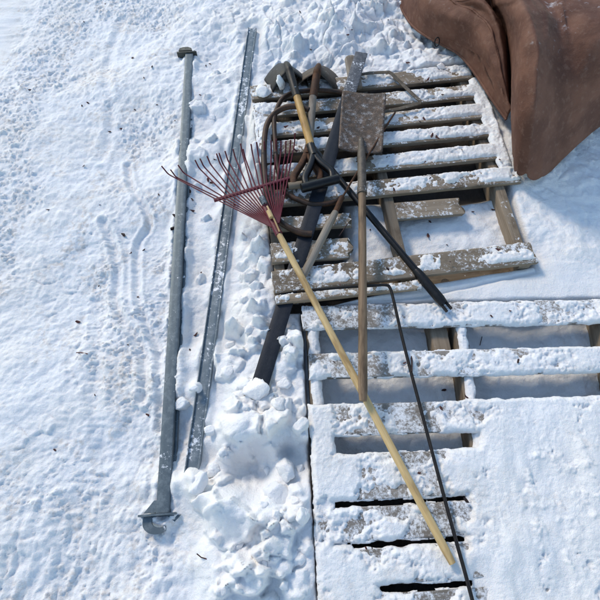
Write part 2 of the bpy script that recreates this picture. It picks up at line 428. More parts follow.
AMPC = [(80, 50, .25), (80, 300, .15), (100, 500, .35), (140, 250, .12), (150, 560, .4), (205, 200, .4), (215, 90, .5), (185, 400, .35), (262, 150, .7), (240, 270, .7), (230, 400, .6),
        (270, 420, .62), (240, 480, .5), (270, 475, .35), (280, 540, .6), (220, 580, .5), (270, 20, .7), (340, 30, 1.0), (420, 40, .8), (300, 500, .7), (515, 150, .5), (590, 250, .5), (-50, 300, .2)]
AC = [(P(a, b, .05).x, P(a, b, .05).y, v) for a, b, v in AMPC]
far = np.clip((np.abs(X)-2.2)/2, 0, 1)+np.clip((Y-3.0)/2, 0, 1)+np.clip((-0.7-Y)/2, 0, 1); far = np.clip(far, 0, 1)
base = idw(X, Y, CT, 3.2, 2e-4)*(1-far)+0.02*far
amp = idw(X, Y, AC, 2.5, 1e-3)*(1-far)+0.3*far
# clods of dug snow: cells with facets
wx = X+0.03*(fbm(X*9, Y*9, 3, 2)-.5); wy = Y+0.03*(fbm(X*9, Y*9, 8, 2)-.5)
f1, f2, idc = worley(wx*11, wy*11, 5)
g1, g2, idg = worley(wx*26+3, wy*26, 15)
fac = (facets(wx*8, wy*8, 105, 1.1)-.5)*.040*sstep(.5, 1.0, amp)*sstep(.38, .6, fbm(X*3, Y*3, 111, 2))+(facets(wx*19, wy*19, 120, 1.1)-.5)*.014*sstep(.3, .9, amp)
clod = (np.sqrt(np.clip(f2-f1, 0, 1))*(0.35+0.65*idc))*0.036*sstep(.35, .9, amp)
clod2 = np.sqrt(np.clip(g2-g1, 0, 1))*(0.2+0.8*idg)*0.014*sstep(.25, .8, amp)
lump = (fbm(X*5, Y*5, 21, 4)-.5)*0.075*amp
fine = (fbm(X*34, Y*34, 40, 3, .6)-.5)*0.012*(0.45+amp*.7)
hz = base+fac+clod*.5*(.3+.7*vn(X*4, Y*4, 77))+clod2*.6+lump+fine-0.012*amp
# trodden crust on the left: crumbs and ruts
PX, PY = to_px(X, Y, 0*X)
trod = sstep(215, 150, PX)*(1-far)
rough = sstep(.34, .62, fbm(X*3.0+5, Y*3.0, 70, 3))
cr_ = fbm(X*62, Y*62, 61, 4, .7)
hz += trod*rough*np.clip(cr_-.50, 0, 1)*.040+trod*(fbm(X*95, Y*95, 68, 2)-.5)*.0045
hz += trod*(fbm(X*13, Y*13, 31, 4, .6)-.5)*.016
hz += trod*(facets(wx*16+7, wy*16, 151, .9)-.4)*.006*sstep(.45, .65, fbm(X*2.3, Y*2.3, 160, 2))
h1, h2, idh = worley(wx*24+9, wy*9, 64)
hz += trod*sstep(470, 540, PY)*(np.sqrt(np.clip(h2-h1, 0, 1))*idh+fbm(wx*60, wy*20, 66, 3)-.5)*.012
def groove(pts, w, depth, lip):
    global hz
    pp = spline([P(a, b, 0) for a, b in pts], 14); d = np.full(X.shape, 9.0)
    for a, b in zip(pp[:-1], pp[1:]):
        e = np.array([b.x-a.x, b.y-a.y]); L2 = e @ e
        t = np.clip(((X-a.x)*e[0]+(Y-a.y)*e[1])/L2, 0, 1)
        d = np.minimum(d, np.hypot(X-a.x-t*e[0], Y-a.y-t*e[1]))
    hz += -depth*np.exp(-(d/w)**2)+lip*np.exp(-((d-1.9*w)/(.7*w))**2)
groove([(128, 165), (133, 190), (147, 212), (150, 228), (139, 245), (138, 280), (140, 305), (150, 330), (160, 352), (163, 385), (160, 430)], .012, .013, .006)
groove([(106, 225), (115, 250), (118, 275), (116, 300), (124, 322), (140, 345), (147, 372), (144, 400)], .014, .014, .0065)
groove([(98, 300), (100, 340), (97, 400), (104, 460)], .02, .006, .003)
groove([(123, 20), (108, 70), (112, 120), (102, 160)], .02, .006, .003)
for k in range(14):   # bands of a sole print
    y = 300+k*13.5; groove([(86+random.uniform(-4, 4), y), (100, y+random.uniform(-3, 3)), (112+random.uniform(-4, 4), y+2)], .007, .003*random.random(), .001)
ra_, rb_ = P(252, 29, .062), P(190, 481, .046); e_ = np.array([rb_.x-ra_.x, rb_.y-ra_.y]); L2_ = e_ @ e_
t_ = np.clip(((X-ra_.x)*e_[0]+(Y-ra_.y)*e_[1])/L2_, 0, 1); d_ = np.hypot(X-ra_.x-t_*e_[0], Y-ra_.y-t_*e_[1])
lim = ra_.z+(rb_.z-ra_.z)*t_-.016+(fbm(X*15, Y*15, 140, 3)-.5)*.018
k_ = sstep(.085, .035, d_); hz = hz*(1-k_)+np.minimum(hz, lim)*k_
# spots where snow lies over the rails or has been scooped out
for (px, py, h, r) in [(240, 138, .030, .02), (231, 165, .015, .025), (197, 388, .045, .022), (190, 474, .03, .025), (232, 90, .010, .02),
                       (210, 150, .015, .05), (220, 105, .022, .045), (215, 75, .015, .05), (196, 480, .045, .03), (200, 495, .03, .04), (205, 440, .02, .03),
                       (255, 468, -.065, .055), (236, 470, -.03, .05), (288, 452, -.055, .022), (296, 460, -.03, .03), (268, 436, .035, .03), (243, 432, .03, .04), (284, 428, .03, .02),
                       (285, 500, -.02, .03), (226, 508, .03, .05), (258, 515, .03, .04), (280, 78, -.05, .05), (320, 76, -.06, .06), (283, 60, -.02, .05)]:
    q = P(px, py, .05); hz += h*np.exp(-((X-q.x)**2+(Y-q.y)**2)/r**2)
def slab(cx, cy, pts, h, tx=0.0, ty=0.0, soft=.007, seed=0):
    """raise a broken slab with a ragged rim and a tilted top (metres, around cx, cy)"""
    R = max(np.hypot(a, b) for a, b in pts)+.03
    i0, i1 = np.searchsorted(gy, [cy-R, cy+R]); j0, j1 = np.searchsorted(gx, [cx-R, cx+R])
    if i1-i0 < 3 or j1-j0 < 3: return
    A = X[i0:i1, j0:j1]; B = Y[i0:i1, j0:j1]
    wa = A+.022*(fbm(A*28, B*28, seed, 3)-.5); wb = B+.022*(fbm(A*28, B*28, seed+7, 3)-.5)
    sd = sd_quads(wa, wb, [cw([np.array([cx+a, cy+b]) for a, b in pts])])
    m = sstep(-soft*.3, soft, sd); top = h+tx*(A-cx)+ty*(B-cy)+(fbm(A*40, B*40, seed+3, 3)-.5)*.010
    hz[i0:i1, j0:j1] += m*np.clip(top, -.01, .1)
def slab_px(pts, h, tx=0.0, ty=0.0, soft=.008):
    q = [P(a, b, .09) for a, b in pts]; cx = sum(v.x for v in q)/len(q); cy = sum(v.y for v in q)/len(q)
    slab(cx, cy, [(v.x-cx, v.y-cy) for v in q], h, tx, ty, soft, int(pts[0][0]))
rs = random.Random(5)
def hexa(r, ecc): 
    a0 = rs.uniform(0, 6.28); n = rs.choice((4, 5, 5, 6)); return [(r*rs.uniform(.75, 1.1)*math.cos(a0-6.283*k/n), r*ecc*rs.uniform(.75, 1.1)*math.sin(a0-6.283*k/n)) for k in range(n)]
for k in range(190):
    u = rs.random()
    if u < .50:
        py = rs.uniform(300, 640); px = rs.uniform(208+max(0, (380-py)*.25), 306)
    elif u < .62:
        px = rs.uniform(238, 268); py = rs.uniform(110, 300)
    elif u < .70:
        px = rs.uniform(192, 238); py = rs.uniform(60, 330)
    else:
        px = rs.uniform(235, 430); py = rs.uniform(-25, 62-(12 if px < 260 else 0))
    if 228 < px < 304 and 438 < py < 508: continue
    if abs(px-(252-(py-29)*.137)) < 17: continue
    q = P(px, py, .09); r = abs(rs.gauss(0, 1))*.021+.015
    slab(q.x, q.y, hexa(r, rs.uniform(.6, 1)), rs.uniform(.005, .020)+r*.25, rs.uniform(-.35, .35), rs.uniform(-.35, .35), rs.uniform(.006, .014), k*3)
slab_px([(206, 506), (233, 497), (247, 509), (261, 521), (252, 540), (224, 551), (200, 532)], .042, .10, .18)
slab_px([(260, 529), (285, 520), (298, 533), (290, 556), (264, 554)], .036, -.1, .15)
slab_px([(262, 420), (278, 402), (298, 398), (301, 412), (289, 424), (286, 447), (270, 441)], .040, .1, -.1)
slab_px([(215, 416), (245, 404), (262, 420), (263, 441), (240, 448), (224, 440)], .030, .15, -.15)
slab_px([(268, 356), (292, 350), (300, 372), (282, 386), (268, 378)], .022, .2, .1)
slab_px([(214, 352), (236, 344), (246, 362), (230, 380), (213, 374)], .022, -.2, .1)
slab_px([(232, 398), (252, 396), (256, 412), (236, 418)], .020, .2, .3)
slab_px([(208, 566), (240, 556), (272, 566), (262, 596), (215, 600)], .026, .1, .2)
slab_px([(278, 570), (306, 566), (311, 600), (284, 604)], .020, -.1, .2)
for ra_, rb_ in ((P(190, 57, .03), P(164, 513, .025)), (P(252, 29, .062), P(190, 481, .046))):
    e_ = np.array([rb_.x-ra_.x, rb_.y-ra_.y]); t_ = np.clip(((X-ra_.x)*e_[0]+(Y-ra_.y)*e_[1])/(e_ @ e_), 0, 1)
    d_ = np.hypot(X-ra_.x-t_*e_[0], Y-ra_.y-t_*e_[1]); hz += .026*np.exp(-((d_-.030)/.016)**2)*np.clip(fbm(X*9, Y*9, 170, 3)-.42, 0, 1)*3
# beneath the pallets
q = P(262, 472, .06); hz += np.exp(-((X-q.x)**2+(Y-q.y)**2)/.1**2)*((fbm(X*22, Y*22, 180, 4, .6)-.5)*.022+(facets(wx*17, wy*17, 185, 1.2)-.5)*.012)
for pts_, h_, tx_, ty_ in (([(262, 446), (274, 442), (280, 456), (268, 462)], .016, .2, .2), ([(240, 472), (254, 468), (258, 482), (244, 488)], .014, -.2, .2), ([(255, 455), (263, 452), (266, 464), (256, 468)], .010, .1, -.2), ([(288, 486), (300, 482), (303, 496), (290, 498)], .016, -.2, .1), ([(234, 448), (248, 444), (252, 458), (238, 464)], .018, .3, .1)): slab_px(pts_, h_, tx_, ty_)
s1 = sd_quads(X, Y, FOOT1)+.004*(vn(X*30, Y*30, 4)-.5); s2 = sd_quads(X, Y, FOOT2)+.004*(vn(X*30, Y*30, 9)-.5)
open1 = sd_quads(X, Y, [pq([(392, 222), (520, 196), (534, 250), (400, 263)], .06), pq([(350, 208), (396, 205), (398, 268), (350, 270)], .06)])
in1 = sstep(-.008, .0, s1); in2 = sstep(-.008, .0, s2)
lo1 = .040+(fbm(X*7, Y*7, 50, 3)-.5)*.02+sstep(-.03, .02, open1)*(.030+.03*fbm(X*9, Y*9, 52, 4, .6))
lo2 = .034+(fbm(X*6, Y*6, 55, 3)-.5)*.035+(fbm(X*24, Y*24, 57, 4, .6)-.5)*.016
hz = hz*(1-in1)+lo1*in1; hz = hz*(1-in2*(1-in1))+lo2*in2*(1-in1)
zone = sd_quads(X, Y, [pq([(428, 287), (545, 262), (640, 302), (300, 309)], .09)])
zz = sstep(-.03, .01, zone); hz = hz*(1-zz)+zz*(.120+(fbm(X*8, Y*8, 58, 3)-.5)*.02)
bare = in1*(1-sstep(-.03, .0, open1))*(1-zz)
pyd = to_px(X, Y, 0*X+.03)[1]
bare = np.maximum(bare, in2*sstep(470, 480, pyd))
edge = np.maximum(np.exp(-((s1+.006)/.006)**2), np.exp(-((s2+.006)/.006)**2))
hz -= .012*edge*(base > .05)
grit = np.clip(trod+.25, 0, 1)
n0, n1 = X.shape; idx = np.arange(n0*n1).reshape(n0, n1)
FA = np.stack([idx[:-1, :-1], idx[:-1, 1:], idx[1:, 1:], idx[1:, :-1]], -1).reshape(-1, 4)
g = mesh_obj('snow_ground', np.stack([X, Y, hz], -1).reshape(-1, 3), FA, M['snow'], None, None, True, {'bare': bare.ravel(), 'grit': grit.ravel()})
g['kind'] = 'structure'
def ground(x, y):
    i = int(np.clip(np.searchsorted(gy, y), 1, len(gy)-1)); j = int(np.clip(np.searchsorted(gx, x), 1, len(gx)-1)); return float(hz[i, j])

# ------------------------------------------------------------------ snow lying on the decks
def cover(name, label, quads, z, x0, x1, y0, y1, step, covpts, thick, ncl, seed, overhang=.004):
    ax = np.arange(x0, x1, step); ay = np.arange(y0, y1, step); A, B = np.meshgrid(ax, ay)
    px, py = to_px(A, B, 0*A+z)
    c = idw(px, py, covpts, 3.0, 60.0)
    s = sd_quads(A, B, quads)
    s = s+overhang*np.clip(c, 0, 1.2)+.012*(fbm(A*32, B*32, seed, 4)-.5)
    n = fbm(A*15, B*15, seed+5, 4, .5); n2 = fbm(A*70, B*70, seed+9, 3, .6)
    f1, f2, idv = worley(A*45, B*45, seed+3)
    t = (c-1.0)*1.35+(n-.5)*2.5+(n2-.5)*.7+.5                # >0 where snow lies
    t = np.where(t > 0, t, t*.6)
    smooth = sstep(1.12, 1.42, c); low = fbm(A*5, B*5, seed+2, 3)
    cr = (1-np.abs(2*fbm(A*38, B*38, seed+21, 4, .6)-1))
    th = thick*np.where(t > 0, sstep(0, .55, t)*(.30+.6*low+.30*np.clip(c, .3, 1.4)), t)
    th = th+(t > 0)*sstep(0, .3, t)*((1-smooth)*((cr**3)*.0028+.5*ncl*np.clip(.45-f1, 0, 1)*np.clip(idv*2-1, 0, 1))+(fbm(A*20, B*9, seed+31, 3)-.5)*.009*(.4+.6*smooth)+smooth*((fbm(A*7+.5*B, B*4, seed+41, 4)-.5)*.055+np.clip(fbm(A*30, B*30, seed+51, 4, .6)-.5, 0, 1)*.03*sstep(.45, .6, fbm(A*4, B*4, seed+61, 2))))
    rim = np.sqrt(np.clip(s/.014, 0, 1))
    hgt = np.where(th > 0, z+th*rim-.007*(1-rim), z+th-.001)
    gyy, gxx = np.gradient(s, step); gl = np.hypot(gxx, gyy)+1e-6
    out_ = s <= 0; mv = np.clip(-s, 0, step*1.5)/gl
    A = np.where(out_, A+gxx/gl*np.minimum(mv*gl, step*1.5), A); B = np.where(out_, B+gyy/gl*np.minimum(mv*gl, step*1.5), B)
    hgt = np.where(out_, z-.009, hgt)
    okv = (s > 0) & (th > -.0025); n0, n1 = A.shape; idx = np.arange(n0*n1).reshape(n0, n1)
    k4 = okv[:-1, :-1] | okv[:-1, 1:] | okv[1:, 1:] | okv[1:, :-1]
    fa = np.stack([idx[:-1, :-1], idx[:-1, 1:], idx[1:, 1:], idx[1:, :-1]], -1)[k4]
    used = np.unique(fa); remap = np.full(n0*n1, -1); remap[used] = np.arange(len(used))
    v = np.stack([A, B, hgt], -1).reshape(-1, 3)[used]; fa = remap[fa]
    z0 = np.zeros(len(v))
    o = mesh_obj(name, v, fa, M['snow'], None, None, True, {'bare': z0, 'grit': z0+.5})
    return tag(o, label, 'snow', None, 'stuff')
def top_part(st, cut, grow=0.0):
    a, b, w, z = st; d = (b-a)/np.linalg.norm(b-a); n = np.array([-d[1], d[0], 0])
    if n[1] < 0: n = -n
    return cw([a+n*w/2, b+n*w/2, b-n*w*(.5-cut), a-n*w*(.5-cut)])
q1 = [top_part(s, .17) for s in QUADS1 if abs(s[3]-Z1) < .01]
q1 += [pq([(253, 103), (266, 102), (273, 160), (259, 162)], Z1), pq([(469, 79), (480, 76), (512, 165), (501, 168)], Z1)]
cov1 = [(280, 92, .5), (340, 90, .45), (390, 82, .35), (430, 72, .95), (465, 72, .8), (270, 110, .75), (300, 110, .6), (390, 104, .25), (410, 95, 1.0), (460, 92, 1.0),
        (265, 130, 1.0), (310, 130, .8), (400, 122, .95), (450, 115, 1.05), (483, 112, 1.3), (280, 150, .7), (330, 146, .8), (400, 142, 1.0), (440, 136, 1.05), (490, 130, 1.4), (280, 172, .6),
        (340, 170, .9), (355, 168, .8), (390, 172, .15), (402, 168, .55), (430, 162, 1.0), (470, 158, .95), (498, 150, 1.4), (285, 200, .3), (330, 198, .5), (385, 192, .2), (415, 190, .7), (440, 183, .9), (470, 178, 1.0), (510, 172, 1.3),
        (300, 222, .25), (340, 222, .4), (290, 255, .6), (335, 250, .75), (290, 280, .55), (320, 282, .75), (345, 280, .8), (380, 272, .3), (395, 270, .75), (415, 268, .8), (440, 262, .55), (470, 258, .6), (500, 254, .75), (525, 250, .7), (300, 300, .3), (350, 294, .45), (400, 286, .5), (267, 100, .6)]
pts1 = np.array([q for f in FOOT1 for q in f]); pts2 = np.array([q for f in FOOT2 for q in f])
cover('deck_snow', 'patchy thin snow crust on the boards of the broken pallet', q1, Z1+.0006, pts1[:, 0].min()-.03, pts1[:, 0].max()+.03, pts1[:, 1].min()-.03, pts1[:, 1].max()+.03, .0036, [(a_, b_, v_-.07) for a_, b_, v_ in cov1], .0085, .006, 100)
q2 = [board_quad(s) for s in QUADS2]
q2 += [pq([(311, 425), (334, 428), (334, 660), (324, 690)], Z2), pq([(481, 425), (636, 412), (698, 700), (470, 700)], Z2)]
q2 += [pq([(467, 470), (490, 470), (478, 560), (467, 560)], Z2), pq([(325, 545), (350, 545), (386, 600), (325, 640)], Z2), pq([(489, 560), (500, 560), (500, 700), (489, 700)], Z2), pq([(325, 608), (676, 592), (708, 760), (325, 760)], Z2)]
cov2 = [(310, 318, .55), (330, 318, .5), (370, 318, .55), (410, 316, .85), (435, 314, .8), (480, 313, 1.0), (520, 312, .9), (590, 312, 1.0), (315, 366, .8), (345, 366, .75), (380, 366, .9), (430, 364, 1.0), (480, 363, 1.05), (520, 362, 1.2), (590, 360, 1.1),
        (325, 420, 1.15), (360, 418, 1.0), (390, 418, .55), (415, 416, .5), (440, 415, .75), (480, 412, 1.15), (525, 412, 1.3), (590, 410, 1.3), (325, 475, 1.25), (360, 475, 1.0), (400, 493, .6), (410, 475, .9), (460, 470, 1.4), (520, 470, 1.5), (600, 470, 1.5),
        (325, 525, .8), (350, 527, .8), (390, 525, .72), (412, 520, .6), (435, 530, .6), (447, 528, .35), (460, 540, .5), (475, 525, 1.1), (520, 530, 1.5), (330, 570, 1.3), (370, 570, 1.35), (410, 560, 1.0), (425, 552, .8), (440, 575, 1.3), (480, 570, 1.45), (540, 570, 1.5), (430, 600, .5), (400, 604, .6), (480, 595, 1.4), (340, 600, 1.35), (370, 640, 1.3), (500, 640, 1.4)]
cover('deck_snow', 'thick lumpy snow crust burying the near boards of the front pallet', q2, Z2+.0006, pts2[:, 0].min()-.03, 1.3, -.45, pts2[:, 1].max()+.03, .0030, [(a_, b_, v_-.05) for a_, b_, v_ in cov2], .0105, .006, 200, .004)
qs = []
for f, ww in ((0.028, .036), (0.5, .034)):
    a, b = ends(QUADS2, 0, 7, f); d_ = (b-a).normalized(); n_ = Vector((d_.y, -d_.x, 0))
    if n_.x < 0: n_ = -n_
    c_ = n_*.004; qs.append(cw([a+c_-n_*ww/2, b+c_-n_*ww/2, b+c_+n_*ww/2, a+c_+n_*ww/2]))
cover('deck_snow', 'thin snow on the timbers seen through the gaps of the front pallet', qs, Z2-BT-.0005, -.1, .75, .1, .75, .003, [(310, 340, 1.35), (312, 390, 1.3), (455, 340, 1.25), (470, 390, 1.2)], .008, .006, 230, .002)
# ------------------------------------------------------------------ steel rails
R1a, R1b = P(190, 57, .03), P(164, 513, .025)
t = thing('steel_rail', R1b, 'bare galvanised square rail with a plate at each end on the snow', 'steel rail', 'steel rails')
d = (R1b-R1a).normalized(); sx = Vector((d.y, -d.x, 0)).normalized()
if sx.x < 0: sx = -sx
bar('tube', densify([R1a, R1b], .08), .039, .041, M['galv'], t, .0022)
sharp_caps(t.children[0], 28)
bar('lip', densify([R1a+sx*.0235+Vector((0, 0, -.012)), R1b+sx*.0235+Vector((0, 0, -.012))], .1), .010, .016, M['galv'], t, .002)
def plate(name, c, w, h, th, mat, par, dirv, off=0):
    a = c+dirv*off; return bar(name, [a-dirv*th/2, a+dirv*th/2], w, h, mat, par, .0015)
plate('end_plate', R1a-sx*.012+Vector((0, 0, .0)), .100, .055, .006, M['dark_cap'], t, d, -.004)
# rounded tongue on the far plate and its pin
V = []; Fc = []
def disc_plate(name, c, ux, uy, nrm, outline, th, mat, par):
    V = [c+ux*x+uy*y+nrm*th/2 for x, y in outline]+[c+ux*x+uy*y-nrm*th/2 for x, y in outline]; n = len(outline)
    Fc = [tuple(range(n)), tuple(range(2*n-1, n-1, -1))]+[(i, i+n, (i+1) % n+n, (i+1) % n) for i in range(n)]
    bm = bmesh.new(); vs = [bm.verts.new(v) for v in V]
    for f in Fc: bm.faces.new([vs[i] for i in f])
    bmesh.ops.recalc_face_normals(bm, faces=bm.faces)
    bmesh.ops.triangulate(bm, faces=[f for f in bm.faces if len(f.verts) > 4])
    vv = [v.co.copy() for v in bm.verts]; bm.verts.index_update(); ff = [tuple(v.index for v in f.verts) for f in bm.faces]; bm.free()
    return mesh_obj(name, vv, ff, mat, par, None, False)
Zu = Vector((0, 0, 1))
disc_plate('tongue', R1a-sx*.018-d*.012+Zu*.026, sx, d, Zu, [(-.035, 0), (-.03, -.02), (-.012, -.028), (.012, -.028), (.03, -.018), (.034, 0)], .006, M['dark_cap'], t)
rod('pin', [R1a+sx*.024+Zu*.0, R1a+sx*.024-d*.03+Zu*.012], .004, M['dark_cap'], t)
plate('end_plate', R1b-sx*.016, .112, .048, .006, M['galv'], t, d, .004)
disc_plate('gusset', R1b-sx*.022-d*.002+Zu*.014, sx, d, Zu, [(-.035, 0), (-.006, -.034), (.03, -.034), (.03, 0)], .006, M['galv'], t)
arc = []
for k in range(25):
    a = math.radians(20+250*k/24); arc.append((math.cos(a), math.sin(a)))
out = [(.040*x, .022+.030*y*-1+.0) for x, y in arc]
# hook: a thick C of plate lying beyond the end plate
outer = [(-.047, 0)]+[(-.006+.043*math.cos(math.radians(q)), .015+.034*math.sin(math.radians(q))) for q in range(190, 40, -10)]
inner = [(.004+.026*math.cos(math.radians(q)), .015+.016*math.sin(math.radians(q))) for q in range(50, 271, 20)]
disc_plate('hook', R1b-sx*.012+d*.008+Zu*.004, sx, d, Zu, outer+inner+[(.045, 0.002), (.045, 0)], .008, M['galv'], t)
disc_plate('lug', R1b+sx*.03+d*.008, sx, d, Zu, [(-.02, 0), (.022, 0), (.004, .018)], .006, M['galv'], t)

R2a, R2b = P(252, 29, .062), P(190, 481, .046)
t = thing('steel_rail', R2b, 'frosted galvanised angle rail half sunk in snow beside the bare rail', 'steel rail', 'steel rails')
d2 = (R2b-R2a).normalized()
sx2 = Vector((-d2.y, d2.x, 0)); sx2 = sx2 if sx2.x > 0 else -sx2
bar('flange', densify([R2a, R2b], .08), .040, .006, M['galv_frosty'], t, .0015)
bar('web', densify([R2a+sx2*.0215+Zu*-.016, R2b+sx2*.0215+Zu*-.016], .08), .005, .045, M['galv_frosty'], t, .0015)
bar('lip', densify([R2a-sx2*.0185+Zu*.006, R2b-sx2*.0185+Zu*.006], .08), .004, .008, M['galv_frosty'], t, .001)

# ------------------------------------------------------------------ flat bar, digging bar, bent rod
fa, fb = P(361.5, 53, .222), P(259, 388, .122)
t = thing('flat_steel_bar', fb, 'long dark flat steel bar lying under the tools, near end in snow', 'steel bar')
fm = fa.lerp(fb, .17)
bar('frosted_tip', densify([fa, fm], .05), .056, .007, M['slate_frost'], t, .001)
bar('shank', densify([fm, fb], .08), .056, .0072, M['slate'], t, .001)
q = fa.lerp(fb, .70); rod('rivet', [q+Zu*.002, q+Zu*.0046], .006, M['galv_frosty'], t)

da, db = P(309, 143, .171), P(444, 304, .158)
t = thing('digging_bar', db, 'black iron digging bar with a thick sleeve, lying diagonally across the pallets', 'digging bar')
dm = da.lerp(db, .82)
rod('shaft', densify([da, dm], .05), .0125, M['black'], t, 14)
rod('sleeve', densify([dm, db], .02), .0175, M['black'], t, 14, scale=[.8]+[1]*(len(densify([dm, db], .02))-2)+[.85])
dd = (db-dm).normalized(); dn = dd.cross(Zu).normalized()
for s in (-1, 1): bar('prong', [db+dn*.009*s-dd*.02, db+dn*.010*s+dd*.028], .008, .010, M['rebar'], t)
bar('ridge', densify([da.lerp(db, .35)+Zu*.012-dn*.004, dm+Zu*.012-dn*.004], .05), .005, .004, M['slate'], t, .001)
rb = [P(312, 290, .180), P(340, 287.6, .182), P(370, 285.8, .183), P(385, 285, .183), P(390, 288, .181), P(394, 302, .176), P(404, 345, .158), P(425, 425, .152), P(449, 515, .155), P(467, 580, .155), P(484, 645, .15)]
o = rod('bent_rod', densify(spline(rb, 8), .02), .0052, M['rebar'], None, 10)
tag(o, 'thin black iron rod with one end bent, running down the front pallet', 'iron rod')

# ------------------------------------------------------------------ hose loops
hp = [P(309, 110, .205), P(296, 106.5, .205), P(284, 108, .200), P(273, 115, .190), P(266, 128, .182), P(264, 150, .178), P(264.5, 172, .176), P(267, 195, .176), P(273, 212, .177), P(283, 224, .176), P(300, 232.5, .174), P(312, 234, .172)]
hp2 = [P(284, 190, .172), P(277, 165, .174), P(275, 140, .176), P(274.5, 118, .186), P(280, 102, .19), P(291, 93.5, .19), P(310, 90.5, .182), P(335, 91.5, .172), P(352, 96, .170), P(362, 106, .168)]
hp2 = [P(343, 197, .168), P(333, 202.5, .169), P(314, 204.5, .169), P(299, 200, .170), P(289, 195, .171)]+hp2
t = thing('rubber_hose', P(264, 150, .15), 'loops of stiff brown hose lying under the shovels and rake', 'hose')
rod('outer_loop', spline(hp, 8), .0118, M['hose'], t, 12, wob=.002)
rod('inner_loop', spline(hp2, 8), .0100, M['hose'], t, 12, wob=.002)

st = spline([P(356, 88, .176), P(353.5, 74, .182), P(351.5, 62, .186), P(350.5, 56, .187)], 8)
V, Fc, G = sweep(st, circ(.030, 16, .014), [1]*(len(st)-6)+[.97, .92, .84, .72, .52, .2], None)
o = mesh_obj('wooden_stake', V, Fc, M['grey_handle'], None, G); sharp_caps(o)
tag(o, 'weathered wooden stake end with rounded tip, behind the frosted tip of the flat bar', 'stake')
# ------------------------------------------------------------------ stirrup hoe
t = thing('stirrup_hoe', P(305, 273, .16), 'short grey-handled hoe with a triangular iron loop and thin rod neck', 'hoe')
lp = [P(352, 76, .172), P(370, 73, .176), P(389, 72, .178), P(391, 73, .178), P(405, 87, .18), P(420, 101, .182), P(420, 103, .18), P(400, 108.5, .174), P(383, 112, .172), P(352, 110, .17)]
bar('loop_blade', densify(lp, .02), .017, .004, M['loop'], t, .001, up=Zu)
nk = [P(395, 112.5, .182), P(383, 131, .206), P(372, 149, .212), P(360, 168, .195), P(350, 184, .19), P(345, 193, .188), P(341, 199, .186)]
rod('neck', spline(nk, 6), .0042, M['rust'], t, 8)
rod('ferrule', densify([P(342, 197, .186), P(334.5, 214, .182)], .02), .0105, M['rust'], t, 12)
hh = densify([P(335.5, 212, .182), P(303, 276, .172)], .03)
rod('handle', hh, .0145, M['grey_handle'], t, 14, scale=[.82]+[1]*(len(hh)-2)+[.9], wob=.001)

# ------------------------------------------------------------------ spade
def shell(name, fn, nu, nv, th, mat, par):
    V = []; Nn = []
    for i in range(nu+1):
        for j in range(nv+1): V.append(fn(i/nu, j/nv*2-1))
    idx = lambda i, j: i*(nv+1)+j
    Fc = [(idx(i, j), idx(i, j+1), idx(i+1, j+1), idx(i+1, j)) for i in range(nu) for j in range(nv)]
    o = mesh_obj(name, V, Fc, mat, par, None, True)
    md = o.modifiers.new('thickness', 'SOLIDIFY'); md.thickness = th; md.offset = 0
    return o
t = thing('spade', P(361, 402, .15), 'old rusty square-bladed spade with a long brown wooden shaft', 'spade')
c_far = P(364, 93.5, .214); c_near = P(360, 153, .206)
fd = (c_far-c_near).normalized(); fs = fd.cross(Zu).normalized(); L = (c_far-c_near).length
def spade_fn(u, v):
    w = .088+.006*u
    cor = 1-.0*abs(v)
    e = .007*max(0, (abs(v)-.72)/.28)**2          # rounded corners
    uu = u*(L-2*e)+e if u > .5 else u*(L-2*e)+e
    p = c_near+fd*uu+fs*(w*v)
    p += Zu*(.012*v*v-.004*math.sin(u*3.1)+.010*max(0, 1-u*3.2)*max(0, 1-abs(v)*3.2))
    return p
shell('blade', spade_fn, 26, 20, .0032, M['blade'], t)
sk = [P(361.2, 139, .214), P(361.2, 148, .220), P(361.5, 158, .227), P(361.8, 172, .232), P(362, 191, .234)]
skp = spline(sk, 6)
rod('socket', skp, .0165, M['socket'], t, 16, scale=[.6+.4*min(1, k/(len(skp)*.45)) for k in range(len(skp))])
rod('collar', [P(362, 188, .234), P(362.1, 194, .234)], .0185, M['socket'], t, 16)
sh = densify([P(362.1, 192, .234), P(362.6, 300, .222), P(363, 401, .208)], .03)
rod('shaft', sh, .0142, M['brown_handle'], t, 16, scale=[1]*(len(sh)-2)+[.98, .78], wob=.0012)

